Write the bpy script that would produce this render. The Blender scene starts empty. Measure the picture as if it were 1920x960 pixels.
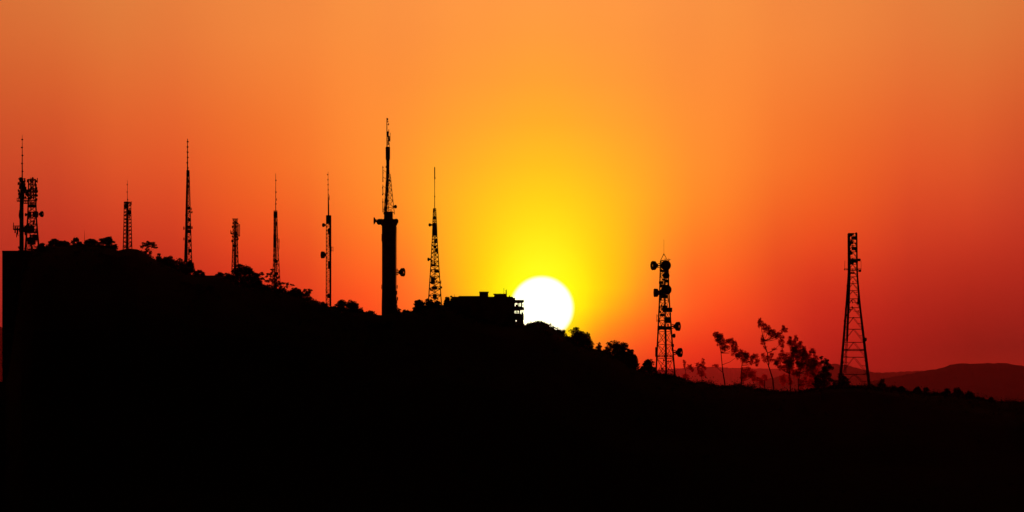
import bpy, math, random
from mathutils import Vector, Matrix
# ---------------------------------------------------------------- camera
SC = bpy.context.scene
COL = SC.collection
K = 8.02e-5                 # radians per pixel of the 1920 px wide photograph (long telephoto lens)
HR = 860.0                  # pixel row of the true horizon
ZC = 25.0                   # camera height above the plain
cam = bpy.data.cameras.new('camera'); camo = bpy.data.objects.new('camera', cam); COL.objects.link(camo)
cam.sensor_width = 36.0; cam.lens = 18.0/(960*K); cam.shift_y = (HR-480)/1920
cam.clip_start = 0.5; cam.clip_end = 400000
camo.location = (0, 0, ZC); camo.rotation_euler = (math.radians(90), 0, 0)
SC.camera = camo
# ---------------------------------------------------------------- exposure
SC.view_settings.view_transform = 'Standard'; SC.view_settings.look = 'None'
SC.view_settings.exposure = 0; SC.view_settings.gamma = 1
SC.view_settings.use_curve_mapping = False
SC.render.engine = 'CYCLES'
SC.cycles.volume_bounces = 0; SC.cycles.max_bounces = 6; SC.cycles.diffuse_bounces = 4; SC.cycles.transmission_bounces = 4
SC.cycles.use_denoising = True
# ---------------------------------------------------------------- sun and sky
SUN_PX, SUN_ROW, SUN_R = 1016.0, 577.5, 58.0
SUN_AZ = (SUN_PX-960)*K; SUN_EL = (HR-SUN_ROW)*K
SUN_STRENGTH = 2.0
sl = bpy.data.lights.new('sun', 'SUN'); sl.energy = SUN_STRENGTH; sl.angle = math.radians(0.53); sl.color = (1.0, 0.025, 0.018)
so = bpy.data.objects.new('sun', sl); COL.objects.link(so); so.location = (0, 0, 500)
sdir = Vector((math.sin(SUN_AZ)*math.cos(SUN_EL), math.cos(SUN_AZ)*math.cos(SUN_EL), math.sin(SUN_EL)))
so.rotation_euler = sdir.to_track_quat('Z', 'Y').to_euler()
SKY_DA = [0.0, 0.002005, 0.00401, 0.006015, 0.00802, 0.010025, 0.01203, 0.014436, 0.016842, 0.019649, 0.022857, 0.026466, 0.030476, 0.035288, 0.040902, 0.047318, 0.055338, 0.06416, 0.072982, 0.082606]
SKY_EL = [0.007218, 0.012832, 0.016842, 0.02005, 0.022857, 0.025664, 0.028471, 0.031679, 0.035288, 0.039298, 0.04411, 0.050526, 0.056942, 0.063358, 0.069774]
SKY_RGB = [
 [(0.6781, 0.0637, 0.0123), (0.6479, 0.0589, 0.0120), (0.5721, 0.0474, 0.0112), (0.4776, 0.0342, 0.0101), (0.3887, 0.0231, 0.0089), (0.3252, 0.0147, 0.0078), (0.2960, 0.0085, 0.0070), (0.2855, 0.0033, 0.0062), (0.2783, 0.0005, 0.0055), (0.2595, 0.0005, 0.0046), (0.2188, 0.0005, 0.0037), (0.1501, 0.0005, 0.0029), (0.0588, 0.0005, 0.0021), (0.0005, 0.0005, 0.0012), (0.0005, 0.0005, 0.0007), (0.0005, 0.0005, 0.0005), (0.0005, 0.0005, 0.0005), (0.0005, 0.0005, 0.0005), (0.0005, 0.0005, 0.0005), (0.0005, 0.0005, 0.0025)],
 [(1.1421, 0.3346, 0.0092), (1.0955, 0.3040, 0.0093), (0.9975, 0.2329, 0.0100), (0.8923, 0.1585, 0.0110), (0.8064, 0.1091, 0.0116), (0.7556, 0.0821, 0.0115), (0.7404, 0.0647, 0.0111), (0.7404, 0.0490, 0.0102), (0.7271, 0.0360, 0.0092), (0.6884, 0.0248, 0.0079), (0.6255, 0.0172, 0.0069), (0.5255, 0.0132, 0.0061), (0.3960, 0.0116, 0.0057), (0.2588, 0.0085, 0.0050), (0.1652, 0.0018, 0.0039), (0.0985, 0.0005, 0.0033), (0.0261, 0.0005, 0.0026), (0.0005, 0.0005, 0.0013), (0.0005, 0.0005, 0.0019), (0.0005, 0.0005, 0.0054)],
 [(1.1198, 0.8016, 0.0021), (1.1196, 0.7346, 0.0029), (1.1016, 0.5846, 0.0046), (1.0690, 0.4153, 0.0072), (1.0479, 0.2825, 0.0102), (1.0450, 0.2071, 0.0125), (1.0467, 0.1631, 0.0133), (1.0445, 0.1241, 0.0132), (1.0100, 0.0924, 0.0123), (0.9509, 0.0666, 0.0109), (0.8784, 0.0477, 0.0098), (0.7886, 0.0369, 0.0090), (0.6656, 0.0316, 0.0089), (0.5223, 0.0240, 0.0090), (0.3674, 0.0104, 0.0069), (0.2565, 0.0056, 0.0058), (0.1541, 0.0036, 0.0048), (0.0519, 0.0018, 0.0034), (0.0191, 0.0020, 0.0041), (0.0316, 0.0053, 0.0082)],
 [(1.0971, 1.2168, 0.0011), (1.0967, 1.1598, 0.0013), (1.0963, 1.0099, 0.0019), (1.0962, 0.7914, 0.0032), (1.0963, 0.5422, 0.0064), (1.0964, 0.3872, 0.0101), (1.0964, 0.2981, 0.0124), (1.0966, 0.2141, 0.0143), (1.0859, 0.1615, 0.0152), (1.0522, 0.1254, 0.0149), (0.9991, 0.0888, 0.0130), (0.9434, 0.0650, 0.0115), (0.8232, 0.0519, 0.0112), (0.6488, 0.0354, 0.0108), (0.4788, 0.0180, 0.0088), (0.3694, 0.0118, 0.0078), (0.2514, 0.0081, 0.0067), (0.1623, 0.0061, 0.0053), (0.1271, 0.0058, 0.0059), (0.1456, 0.0103, 0.0106)],
 [(1.0819, 1.3059, 0.0029), (1.0818, 1.3059, 0.0027), (1.0815, 1.2739, 0.0021), (1.0813, 1.0738, 0.0019), (1.0813, 0.7974, 0.0032), (1.0815, 0.5974, 0.0059), (1.0814, 0.4579, 0.0093), (1.0813, 0.3202, 0.0140), (1.0812, 0.2326, 0.0176), (1.0807, 0.1815, 0.0186), (1.0549, 0.1286, 0.0156), (1.0283, 0.0936, 0.0135), (0.9045, 0.0717, 0.0128), (0.7113, 0.0450, 0.0118), (0.5569, 0.0257, 0.0102), (0.4587, 0.0189, 0.0095), (0.3301, 0.0132, 0.0084), (0.2500, 0.0105, 0.0070), (0.2114, 0.0098, 0.0076), (0.2335, 0.0149, 0.0125)],
 [(1.0728, 1.2713, 0.0070), (1.0725, 1.2713, 0.0060), (1.0722, 1.2696, 0.0041), (1.0720, 1.0995, 0.0026), (1.0721, 0.8915, 0.0023), (1.0724, 0.7215, 0.0038), (1.0724, 0.5782, 0.0072), (1.0722, 0.4104, 0.0134), (1.0720, 0.2875, 0.0194), (1.0722, 0.2114, 0.0208), (1.0712, 0.1511, 0.0176), (1.0537, 0.1209, 0.0154), (0.9420, 0.0938, 0.0144), (0.7541, 0.0571, 0.0129), (0.6314, 0.0360, 0.0116), (0.5461, 0.0287, 0.0111), (0.4030, 0.0198, 0.0102), (0.3298, 0.0160, 0.0088), (0.2839, 0.0142, 0.0090), (0.3009, 0.0195, 0.0139)],
 [(1.0653, 1.2287, 0.0112), (1.0652, 1.2097, 0.0092), (1.0650, 1.1354, 0.0063), (1.0647, 1.0046, 0.0041), (1.0647, 0.8427, 0.0035), (1.0649, 0.7087, 0.0045), (1.0650, 0.5974, 0.0074), (1.0649, 0.4547, 0.0132), (1.0647, 0.3367, 0.0187), (1.0649, 0.2451, 0.0214), (1.0651, 0.1786, 0.0190), (1.0546, 0.1547, 0.0174), (0.9566, 0.1186, 0.0160), (0.7906, 0.0726, 0.0141), (0.7111, 0.0506, 0.0130), (0.6347, 0.0421, 0.0127), (0.4752, 0.0282, 0.0121), (0.4103, 0.0234, 0.0108), (0.3516, 0.0194, 0.0105), (0.3558, 0.0243, 0.0149)],
 [(1.0581, 1.0565, 0.0092), (1.0580, 1.0375, 0.0086), (1.0579, 0.9798, 0.0073), (1.0580, 0.8886, 0.0061), (1.0582, 0.7816, 0.0059), (1.0583, 0.6862, 0.0068), (1.0581, 0.5975, 0.0093), (1.0578, 0.4781, 0.0139), (1.0578, 0.3768, 0.0180), (1.0579, 0.2886, 0.0206), (1.0581, 0.2223, 0.0203), (1.0459, 0.1887, 0.0193), (0.9671, 0.1481, 0.0179), (0.8411, 0.0961, 0.0158), (0.8052, 0.0742, 0.0145), (0.7210, 0.0608, 0.0143), (0.5541, 0.0399, 0.0143), (0.5018, 0.0346, 0.0135), (0.4232, 0.0273, 0.0130), (0.4091, 0.0306, 0.0159)],
 [(1.0516, 0.8980, 0.0075), (1.0519, 0.8837, 0.0076), (1.0519, 0.8442, 0.0077), (1.0518, 0.7861, 0.0079), (1.0518, 0.7181, 0.0084), (1.0518, 0.6491, 0.0096), (1.0518, 0.5779, 0.0118), (1.0518, 0.4854, 0.0157), (1.0516, 0.4076, 0.0187), (1.0516, 0.3330, 0.0206), (1.0515, 0.2652, 0.0216), (1.0416, 0.2297, 0.0215), (0.9809, 0.1832, 0.0203), (0.8892, 0.1257, 0.0180), (0.8610, 0.1023, 0.0158), (0.7826, 0.0837, 0.0157), (0.6282, 0.0550, 0.0165), (0.5907, 0.0507, 0.0165), (0.4838, 0.0376, 0.0160), (0.4623, 0.0393, 0.0172)],
 [(1.0462, 0.7512, 0.0087), (1.0464, 0.7426, 0.0090), (1.0465, 0.7184, 0.0097), (1.0464, 0.6823, 0.0105), (1.0465, 0.6392, 0.0116), (1.0465, 0.5938, 0.0131), (1.0466, 0.5471, 0.0151), (1.0468, 0.4875, 0.0180), (1.0468, 0.4276, 0.0205), (1.0466, 0.3623, 0.0228), (1.0464, 0.3011, 0.0245), (1.0394, 0.2646, 0.0249), (0.9949, 0.2186, 0.0236), (0.9267, 0.1612, 0.0209), (0.8928, 0.1333, 0.0181), (0.8214, 0.1080, 0.0178), (0.6959, 0.0749, 0.0190), (0.6568, 0.0704, 0.0193), (0.5380, 0.0512, 0.0185), (0.5117, 0.0504, 0.0187)],
 [(1.0401, 0.6088, 0.0137), (1.0401, 0.6037, 0.0141), (1.0402, 0.5893, 0.0151), (1.0403, 0.5675, 0.0164), (1.0405, 0.5412, 0.0178), (1.0406, 0.5103, 0.0195), (1.0407, 0.4798, 0.0213), (1.0409, 0.4454, 0.0235), (1.0409, 0.4073, 0.0257), (1.0409, 0.3598, 0.0280), (1.0409, 0.3142, 0.0301), (1.0365, 0.2876, 0.0306), (1.0035, 0.2478, 0.0286), (0.9512, 0.1979, 0.0251), (0.9098, 0.1658, 0.0221), (0.8455, 0.1340, 0.0213), (0.7547, 0.1007, 0.0221), (0.7083, 0.0952, 0.0224), (0.5905, 0.0687, 0.0207), (0.5573, 0.0651, 0.0203)],
 [(1.0350, 0.4726, 0.0239), (1.0351, 0.4696, 0.0244), (1.0351, 0.4610, 0.0256), (1.0352, 0.4484, 0.0273), (1.0353, 0.4339, 0.0289), (1.0353, 0.4195, 0.0303), (1.0346, 0.4043, 0.0314), (1.0320, 0.3830, 0.0329), (1.0289, 0.3593, 0.0344), (1.0261, 0.3314, 0.0360), (1.0252, 0.3061, 0.0372), (1.0249, 0.2905, 0.0372), (0.9992, 0.2630, 0.0352), (0.9454, 0.2194, 0.0315), (0.9004, 0.1920, 0.0287), (0.8517, 0.1675, 0.0279), (0.7811, 0.1349, 0.0277), (0.7381, 0.1274, 0.0270), (0.6392, 0.0960, 0.0238), (0.5970, 0.0890, 0.0232)],
 [(1.0307, 0.3979, 0.0369), (1.0302, 0.3956, 0.0373), (1.0290, 0.3897, 0.0383), (1.0277, 0.3817, 0.0396), (1.0270, 0.3733, 0.0408), (1.0266, 0.3654, 0.0417), (1.0250, 0.3567, 0.0423), (1.0196, 0.3431, 0.0430), (1.0118, 0.3272, 0.0436), (1.0027, 0.3092, 0.0441), (0.9981, 0.2953, 0.0443), (1.0008, 0.2900, 0.0439), (0.9846, 0.2744, 0.0423), (0.9412, 0.2436, 0.0397), (0.9034, 0.2250, 0.0382), (0.8561, 0.2026, 0.0369), (0.7882, 0.1701, 0.0352), (0.7479, 0.1625, 0.0338), (0.6773, 0.1299, 0.0291), (0.6327, 0.1177, 0.0276)],
 [(1.0267, 0.3661, 0.0506), (1.0256, 0.3642, 0.0507), (1.0228, 0.3594, 0.0509), (1.0200, 0.3534, 0.0513), (1.0183, 0.3478, 0.0518), (1.0184, 0.3436, 0.0523), (1.0169, 0.3387, 0.0526), (1.0086, 0.3294, 0.0528), (0.9960, 0.3178, 0.0528), (0.9810, 0.3048, 0.0526), (0.9705, 0.2960, 0.0520), (0.9733, 0.2971, 0.0512), (0.9615, 0.2872, 0.0498), (0.9285, 0.2647, 0.0480), (0.9007, 0.2533, 0.0477), (0.8568, 0.2318, 0.0459), (0.7894, 0.2000, 0.0429), (0.7453, 0.1950, 0.0419), (0.6993, 0.1642, 0.0367), (0.6626, 0.1481, 0.0337)],
 [(1.0253, 0.3549, 0.0628), (1.0239, 0.3531, 0.0625), (1.0218, 0.3492, 0.0620), (1.0193, 0.3446, 0.0614), (1.0169, 0.3407, 0.0611), (1.0175, 0.3399, 0.0615), (1.0151, 0.3385, 0.0621), (1.0035, 0.3316, 0.0621), (0.9886, 0.3228, 0.0617), (0.9712, 0.3131, 0.0610), (0.9566, 0.3057, 0.0600), (0.9551, 0.3072, 0.0589), (0.9379, 0.2939, 0.0570), (0.9024, 0.2684, 0.0546), (0.8778, 0.2602, 0.0541), (0.8449, 0.2486, 0.0526), (0.7851, 0.2212, 0.0494), (0.7361, 0.2177, 0.0495), (0.7071, 0.1925, 0.0453), (0.6731, 0.1729, 0.0400)],
]


def build_world():
    w = bpy.data.worlds.new('World'); SC.world = w; w.use_nodes = True
    nt = w.node_tree; nt.nodes.clear(); N = nt.nodes.new; L = nt.links.new
    def val(x, sock):
        if isinstance(x, (int, float)): sock.default_value = x
        else: L(x, sock)
    def m(op, a, b=0.0, clamp=False):
        n = N('ShaderNodeMath'); n.operation = op; n.use_clamp = clamp
        val(a, n.inputs[0]); val(b, n.inputs[1]); return n.outputs[0]
    tc = N('ShaderNodeTexCoord'); sp = N('ShaderNodeSeparateXYZ'); L(tc.outputs['Generated'], sp.inputs[0])
    x, y, z = sp.outputs
    az = m('ARCTAN2', x, y)                                   # azimuth from due north
    hyp = m('SQRT', m('ADD', m('MULTIPLY', x, x), m('MULTIPLY', y, y)))
    el = m('ARCTAN2', z, hyp)                                 # elevation
    da = m('ABSOLUTE', m('SUBTRACT', az, SUN_AZ))
    # sky colour: one ramp over the angle from the sun's azimuth at each of several elevations
    pos = m('DIVIDE', da, SKY_DA[-1])
    col = None
    for i, e in enumerate(SKY_EL):
        r = N('ShaderNodeValToRGB'); cr = r.color_ramp; cr.interpolation = 'LINEAR'
        while len(cr.elements) < len(SKY_DA): cr.elements.new(0.5)
        for k, d in enumerate(SKY_DA):
            cr.elements[k].position = d/SKY_DA[-1]
        for k, d in enumerate(SKY_DA):
            cr.elements[k].color = tuple(SKY_RGB[i][k]) + (1,)
        L(pos, r.inputs[0])
        if col is None: col = r.outputs[0]
        else:
            mr = N('ShaderNodeMapRange'); mr.clamp = True; L(el, mr.inputs[0])
            mr.inputs[1].default_value = SKY_EL[i-1]; mr.inputs[2].default_value = e
            mx = N('ShaderNodeMix'); mx.data_type = 'RGBA'
            L(mr.outputs[0], mx.inputs[0]); L(col, mx.inputs[6]); L(r.outputs[0], mx.inputs[7]); col = mx.outputs[2]
    # the dusk sky darkens away from the sunset
    ext = m('ADD', m('MAXIMUM', m('SUBTRACT', da, SKY_DA[-1]), 0.0), m('MAXIMUM', m('SUBTRACT', el, SKY_EL[-1]), 0.0))
    fade = m('MAXIMUM', m('POWER', math.e, m('MULTIPLY', ext, -1/0.10)), 0.0015)
    v = N('ShaderNodeVectorMath'); v.operation = 'SCALE'; L(col, v.inputs[0]); L(fade, v.inputs['Scale'])
    # the sun's disc, soft at its rim
    vd = N('ShaderNodeVectorMath'); vd.operation = 'DISTANCE'; L(tc.outputs['Generated'], vd.inputs[0]); vd.inputs[1].default_value = sdir
    disc = N('ShaderNodeMapRange'); disc.interpolation_type = 'SMOOTHSTEP'; L(vd.outputs['Value'], disc.inputs[0])
    disc.inputs[1].default_value = (SUN_R+5)*K; disc.inputs[2].default_value = (SUN_R-6)*K
    dv = N('ShaderNodeVectorMath'); dv.operation = 'SCALE'; dv.inputs[0].default_value = (1.3, 1.3, 1.45); L(disc.outputs[0], dv.inputs['Scale'])
    ad = N('ShaderNodeVectorMath'); ad.operation = 'ADD'; L(v.outputs[0], ad.inputs[0]); L(dv.outputs[0], ad.inputs[1])
    bg = N('ShaderNodeBackground'); L(ad.outputs[0], bg.inputs[0]); bg.inputs[1].default_value = 1.0
    # faint twilight from the rest of the sky
    st = N('ShaderNodeTexSky'); st.sky_type = 'NISHITA'; st.sun_disc = False
    st.sun_elevation = SUN_EL; st.sun_rotation = SUN_AZ
    bg2 = N('ShaderNodeBackground'); L(st.outputs[0], bg2.inputs[0]); bg2.inputs[1].default_value = 0.0005
    sh = N('ShaderNodeAddShader'); L(bg.outputs[0], sh.inputs[0]); L(bg2.outputs[0], sh.inputs[1])
    out = N('ShaderNodeOutputWorld'); L(sh.outputs[0], out.inputs[0])
build_world()
# ---------------------------------------------------------------- helpers
def mat(name, rgb, rough=0.8, metal=0.0, scale=1.0, var=0.3, translucent=None):
    m = bpy.data.materials.new(name); m.use_nodes = True
    nt = m.node_tree; b = nt.nodes['Principled BSDF']
    b.inputs['Roughness'].default_value = rough; b.inputs['Metallic'].default_value = metal
    b.inputs['Specular IOR Level'].default_value = 0.1
    tc = nt.nodes.new('ShaderNodeTexCoord'); no = nt.nodes.new('ShaderNodeTexNoise'); no.inputs['Scale'].default_value = scale
    no.inputs['Detail'].default_value = 5
    r = nt.nodes.new('ShaderNodeValToRGB')
    r.color_ramp.elements[0].position = .3; r.color_ramp.elements[1].position = .7
    r.color_ramp.elements[0].color = tuple(c*(1-var) for c in rgb)+(1,); r.color_ramp.elements[1].color = tuple(c*(1+var) for c in rgb)+(1,)
    nt.links.new(tc.outputs['Object'], no.inputs['Vector']); nt.links.new(no.outputs['Fac'], r.inputs[0]); nt.links.new(r.outputs[0], b.inputs['Base Color'])
    if translucent:
        t = nt.nodes.new('ShaderNodeBsdfTranslucent'); t.inputs[0].default_value = tuple(translucent)+(1,)
        a = nt.nodes.new('ShaderNodeAddShader'); nt.links.new(b.outputs[0], a.inputs[0]); nt.links.new(t.outputs[0], a.inputs[1])
        nt.links.new(a.outputs[0], nt.nodes['Material Output'].inputs['Surface'])
    return m
M = dict(
    earth=mat('dry earth and scrub', (.05, .045, .03), .95, scale=.02),
    far=mat('wooded mountain', (.04, .045, .03), .95, scale=.002),
    concrete=mat('weathered concrete', (.22, .21, .19), .9, scale=.6),
    plaster=mat('stained plaster', (.25, .22, .19), .9, scale=.4),
    steel=mat('galvanised steel', (.16, .16, .16), .6, .3, scale=2),
    dark=mat('dark painted equipment', (.05, .05, .05), .7, scale=3),
    leaf=mat('dark green leaves', (.045, .06, .025), .8, scale=.8),
    redleaf=mat('thin russet leaves', (.06, .03, .02), .8, scale=.8, translucent=(.5, .045, .03)),
    bark=mat('bark', (.06, .045, .03), .95, scale=3))

class MB:
    def __init__(s): s.v = []; s.f = []
    def box(s, c, d, rz=0.0):
        n = len(s.v); ca, sa = math.cos(rz), math.sin(rz)
        for sx in (-.5, .5):
            for sy in (-.5, .5):
                for sz in (-.5, .5):
                    x, y = sx*d[0], sy*d[1]
                    s.v.append((c[0]+x*ca-y*sa, c[1]+x*sa+y*ca, c[2]+sz*d[2]))
        for q in ((0,1,3,2),(4,6,7,5),(0,4,5,1),(2,3,7,6),(0,2,6,4),(1,5,7,3)): s.f.append(tuple(n+i for i in q))
        return s
    def path(s, pts, rads, k=5):
        n0 = len(s.v); pts = [Vector(p) for p in pts]
        for i, p in enumerate(pts):
            d = (pts[min(i+1, len(pts)-1)]-pts[max(i-1, 0)]).normalized()
            a = d.orthogonal().normalized() if abs(d.z) < .9 else Vector((1, 0, 0)).cross(d).normalized()
            b = d.cross(a)
            for j in range(k):
                t = 2*math.pi*j/k+.3; s.v.append(tuple(p+(a*math.cos(t)+b*math.sin(t))*rads[i]))
        for i in range(len(pts)-1):
            for j in range(k):
                s.f.append((n0+i*k+j, n0+i*k+(j+1) % k, n0+(i+1)*k+(j+1) % k, n0+(i+1)*k+j))
        s.f.append(tuple(n0+j for j in reversed(range(k)))); s.f.append(tuple(n0+(len(pts)-1)*k+j for j in range(k)))
        return s
    def bar(s, a, b, r, r2=None, k=4): return s.path([a, b], [r, r if r2 is None else r2], k)
    def lathe(s, c, axis, prof, k=20, closed=False):
        """prof: (distance along axis, radius) pairs"""
        ax = Vector(axis).normalized(); a = ax.orthogonal().normalized(); b = ax.cross(a); c = Vector(c); n0 = len(s.v)
        for t, r in prof:
            for j in range(k):
                w = 2*math.pi*j/k; s.v.append(tuple(c+ax*t+(a*math.cos(w)+b*math.sin(w))*r))
        m = len(prof)
        for i in range(m if closed else m-1):
            for j in range(k):
                i2 = (i+1) % m; s.f.append((n0+i*k+j, n0+i*k+(j+1) % k, n0+i2*k+(j+1) % k, n0+i2*k+j))
        return s
    def leaf(s, p, l, w, rng):
        d = Vector((rng.gauss(0, 1), rng.gauss(0, 1), rng.gauss(0, .7)))
        if d.length < 1e-3: d = Vector((1, 0, 0))
        d.normalize(); e = d.cross(Vector((rng.gauss(0, 1), rng.gauss(0, 1), rng.gauss(0, 1)))).normalized()
        p = Vector(p); n = len(s.v)
        s.v += [tuple(p-d*l*.5), tuple(p+e*w*.5), tuple(p+d*l*.5), tuple(p-e*w*.5)]; s.f.append((n, n+1, n+2, n+3))
    def blade(s, p, d, l, w):
        d = Vector(d).normalized(); e = d.cross(Vector((0, 1, .3))).normalized(); p = Vector(p); n = len(s.v)
        tip = p+d*l+Vector((0, 0, -.18*l)); mid = p+d*l*.5
        s.v += [tuple(p), tuple(mid+e*w*.5), tuple(tip), tuple(mid-e*w*.5)]; s.f.append((n, n+1, n+2, n+3))
    def build(s, name, m, parent=None, kind=None, smooth=False):
        me = bpy.data.meshes.new(name); me.from_pydata(s.v, [], s.f); me.materials.append(M[m]); me.update()
        if smooth: me.polygons.foreach_set('use_smooth', [True]*len(me.polygons))
        o = bpy.data.objects.new(name, me); COL.objects.link(o)
        if parent: o.parent = parent
        if kind: o['kind'] = kind
        return o
def tag(o, label, cat, group=None):
    o['label'] = label; o['category'] = cat
    if group: o['group'] = group
    return o
def empty(name, loc, label, cat, group=None):
    o = bpy.data.objects.new(name, None); COL.objects.link(o); o.location = loc; return tag(o, label, cat, group)
def interp(x, pts):
    if x <= pts[0][0]: return pts[0][1]
    for (x0, y0), (x1, y1) in zip(pts, pts[1:]):
        if x <= x1: return y0+(y1-y0)*(x-x0)/(x1-x0)
    return pts[-1][1]
def smooth(t): t = max(0, min(1, t)); return t*t*(3-2*t)
def W(px, row, Y): return Vector(((px-960)*K*Y, Y, ZC+(HR-row)*K*Y))

# ---------------------------------------------------------------- ground, hill, far mountains
rs = random.Random(3)
gm = MB(); R = [0, 3, 8, 20, 40, 60, 90, 130, 180, 240, 320, 450, 700, 1000, 1400, 2000, 3000, 5000, 9000, 16000, 30000, 60000, 110000, 160000, 260000]
SEG = 96
for r in R:
    for j in range(SEG):
        a = 2*math.pi*j/SEG; gm.v.append((r*math.cos(a), r*math.sin(a), (ZC-1.6)*math.exp(-(r/110)**2)))
for i in range(len(R)-1):
    for j in range(SEG): gm.f.append((i*SEG+j, (i+1)*SEG+j, (i+1)*SEG+(j+1) % SEG, i*SEG+(j+1) % SEG))
gm.build('ground', 'earth', kind='structure', smooth=True)

YC = 2000.0
CREST = [(-900, 845), (-400, 800), (-60, 762), (0, 717), (10, 716), (16, 700), (40, 520), (62, 474), (80, 466), (110, 464), (150, 463.5), (195, 465), (222, 471), (240, 467), (258, 469), (275, 479), (300, 493),
  (340, 512), (370, 522), (415, 522), (440, 530), (470, 541), (500, 546), (525, 549), (545, 557), (560, 560), (580, 564), (588, 568), (600, 572), (640, 585), (700, 591), (716, 592), (745, 588), (780, 586), (830, 574),
  (900, 600), (983, 613), (1000, 608), (1012, 605), (1030, 613), (1050, 623), (1070, 642), (1100, 655), (1130, 660), (1150, 669), (1180, 688), (1200, 698),
  (1230, 703), (1260, 707), (1285, 715), (1300, 722), (1320, 719), (1345, 728), (1365, 727), (1385, 724), (1400, 729), (1450, 736), (1490, 739), (1520, 732), (1560, 728),
  (1600, 727), (1640, 729), (1700, 736), (1730, 741), (1770, 743), (1800, 746), (1830, 749), (1860, 755), (1900, 757), (1960, 758), (2400, 790), (3000, 850)]
def crest_z(x):
    px = 960+x/(YC*K)
    return ZC+(HR-interp(px, CREST))*YC*K
def hill_z(x, y):
    t = y-YC; L = 520.0 if t < 0 else 700.0
    u = min(1, abs(t)/L); f = (1-u)**2*(1+2*u)
    bump = 2.2*math.sin(x*.021+y*.013)*math.sin(y*.017+1.3)+1.1*math.sin(x*.06+2)*math.sin(y*.05)
    return crest_z(x*YC/y if t < 0 else x)*f-1.0*u+bump*smooth(u*6)*(1-u)
hm = MB()
xs = sorted(set([(-900+i*12-960)*K*YC for i in range(326)]+[(p-960)*K*YC for p, _ in CREST]))
ts = [-520, -480, -420, -360, -300, -250, -200, -160, -125, -95, -70, -50, -35, -22, -12, -5, 0, 5, 12, 22, 40, 70, 110, 170, 250, 350, 450, 570, 700]
for t in ts:
    for x in xs:
        xx = x*(YC+t)/YC if t < 0 else x
        hm.v.append((xx, YC+t, hill_z(xx, YC+t)))
n = len(xs)
for i in range(len(ts)-1):
    for j in range(n-1): hm.f.append((i*n+j, i*n+j+1, (i+1)*n+j+1, (i+1)*n+j))
hm.build('hill', 'earth', kind='structure', smooth=False)

def mountains(name, dist, ridge, seed, x0, x1, nx=420):
    """a range whose crest runs obliquely away: dist gives its distance along it"""
    rg = random.Random(seed); mb = MB(); rows = [-1, -.8, -.62, -.47, -.34, -.22, -.12, -.05, 0, .08, .2, .4, .7, 1]
    ph = [(rg.uniform(.02, .5), rg.uniform(0, 6), rg.uniform(.2, .8)) for _ in range(12)]
    for u in rows:
        for i in range(nx):
            px = x0+(x1-x0)*i/(nx-1); r = interp(px, ridge); Y = interp(px, dist); s = K*Y
            r += sum(a*math.sin(px*f+p)*.3 for f, p, a in ph)+rg.uniform(-.3, .3)
            z = ZC+(HR-r)*s; sp = 1+.35*math.sin(px*.05+seed)*abs(u)
            z = -5 if abs(u) == 1 else z*max(0.01, 1-abs(u)*sp)**1.2 if u else z
            mb.v.append(((px-960)*s, Y*(1+u*.09), z))
    for k in range(len(rows)-1):
        for i in range(nx-1): mb.f.append((k*nx+i, k*nx+i+1, (k+1)*nx+i+1, (k+1)*nx+i))
    mb.build(name, 'far', kind='structure', smooth=True)
mountains('hills', [(-900, 45000), (300, 50000)], [(-900, 640), (-300, 600), (-60, 604), (4, 613), (120, 680), (300, 770), (400, 800)], 5, -900, 400, 160)
mountains('far_mountains', [(900, 210000), (1700, 210000)], [(900, 720), (1180, 697), (1240, 693), (1290, 689), (1340, 688), (1400, 691), (1440, 691), (1500, 692), (1560, 698), (1700, 716)], 9, 900, 1700, 700)
mountains('mountains', [(1400, 96000), (2600, 96000)], [(1400, 722), (1470, 703), (1510, 693), (1535, 687), (1560, 682), (1585, 684), (1612, 691), (1640, 699), (1680, 697.5), (1740, 694.5), (1790, 696), (1850, 702), (1920, 708), (2600, 720)], 4, 1400, 2600, 900)
mountains('hills', [(1500, 50000), (2600, 50000)], [(1500, 750), (1600, 724), (1660, 709), (1710, 700), (1745, 694), (1765, 690), (1785, 683.5), (1800, 681), (1825, 682), (1850, 681), (1880, 681), (1900, 683), (1925, 687), (2100, 700), (2600, 690)], 7, 1500, 2600, 900)
hz = MB().box((0, 115000, 1648), (150000, 240000, 3300))
HM = bpy.data.materials.new('evening haze'); HM.use_nodes = True; HM.node_tree.nodes.remove(HM.node_tree.nodes['Principled BSDF'])
pv = HM.node_tree.nodes.new('ShaderNodeVolumePrincipled'); HM.node_tree.links.new(pv.outputs[0], HM.node_tree.nodes['Material Output'].inputs['Volume'])
HAZE_D, HAZE_G = 1.9e-6, 0.5
pv.inputs['Density'].default_value = HAZE_D; pv.inputs['Anisotropy'].default_value = HAZE_G; pv.inputs['Color'].default_value = (.9, .9, .9, 1)
M['haze'] = HM
hz.build('haze', 'haze', kind='stuff')

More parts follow.
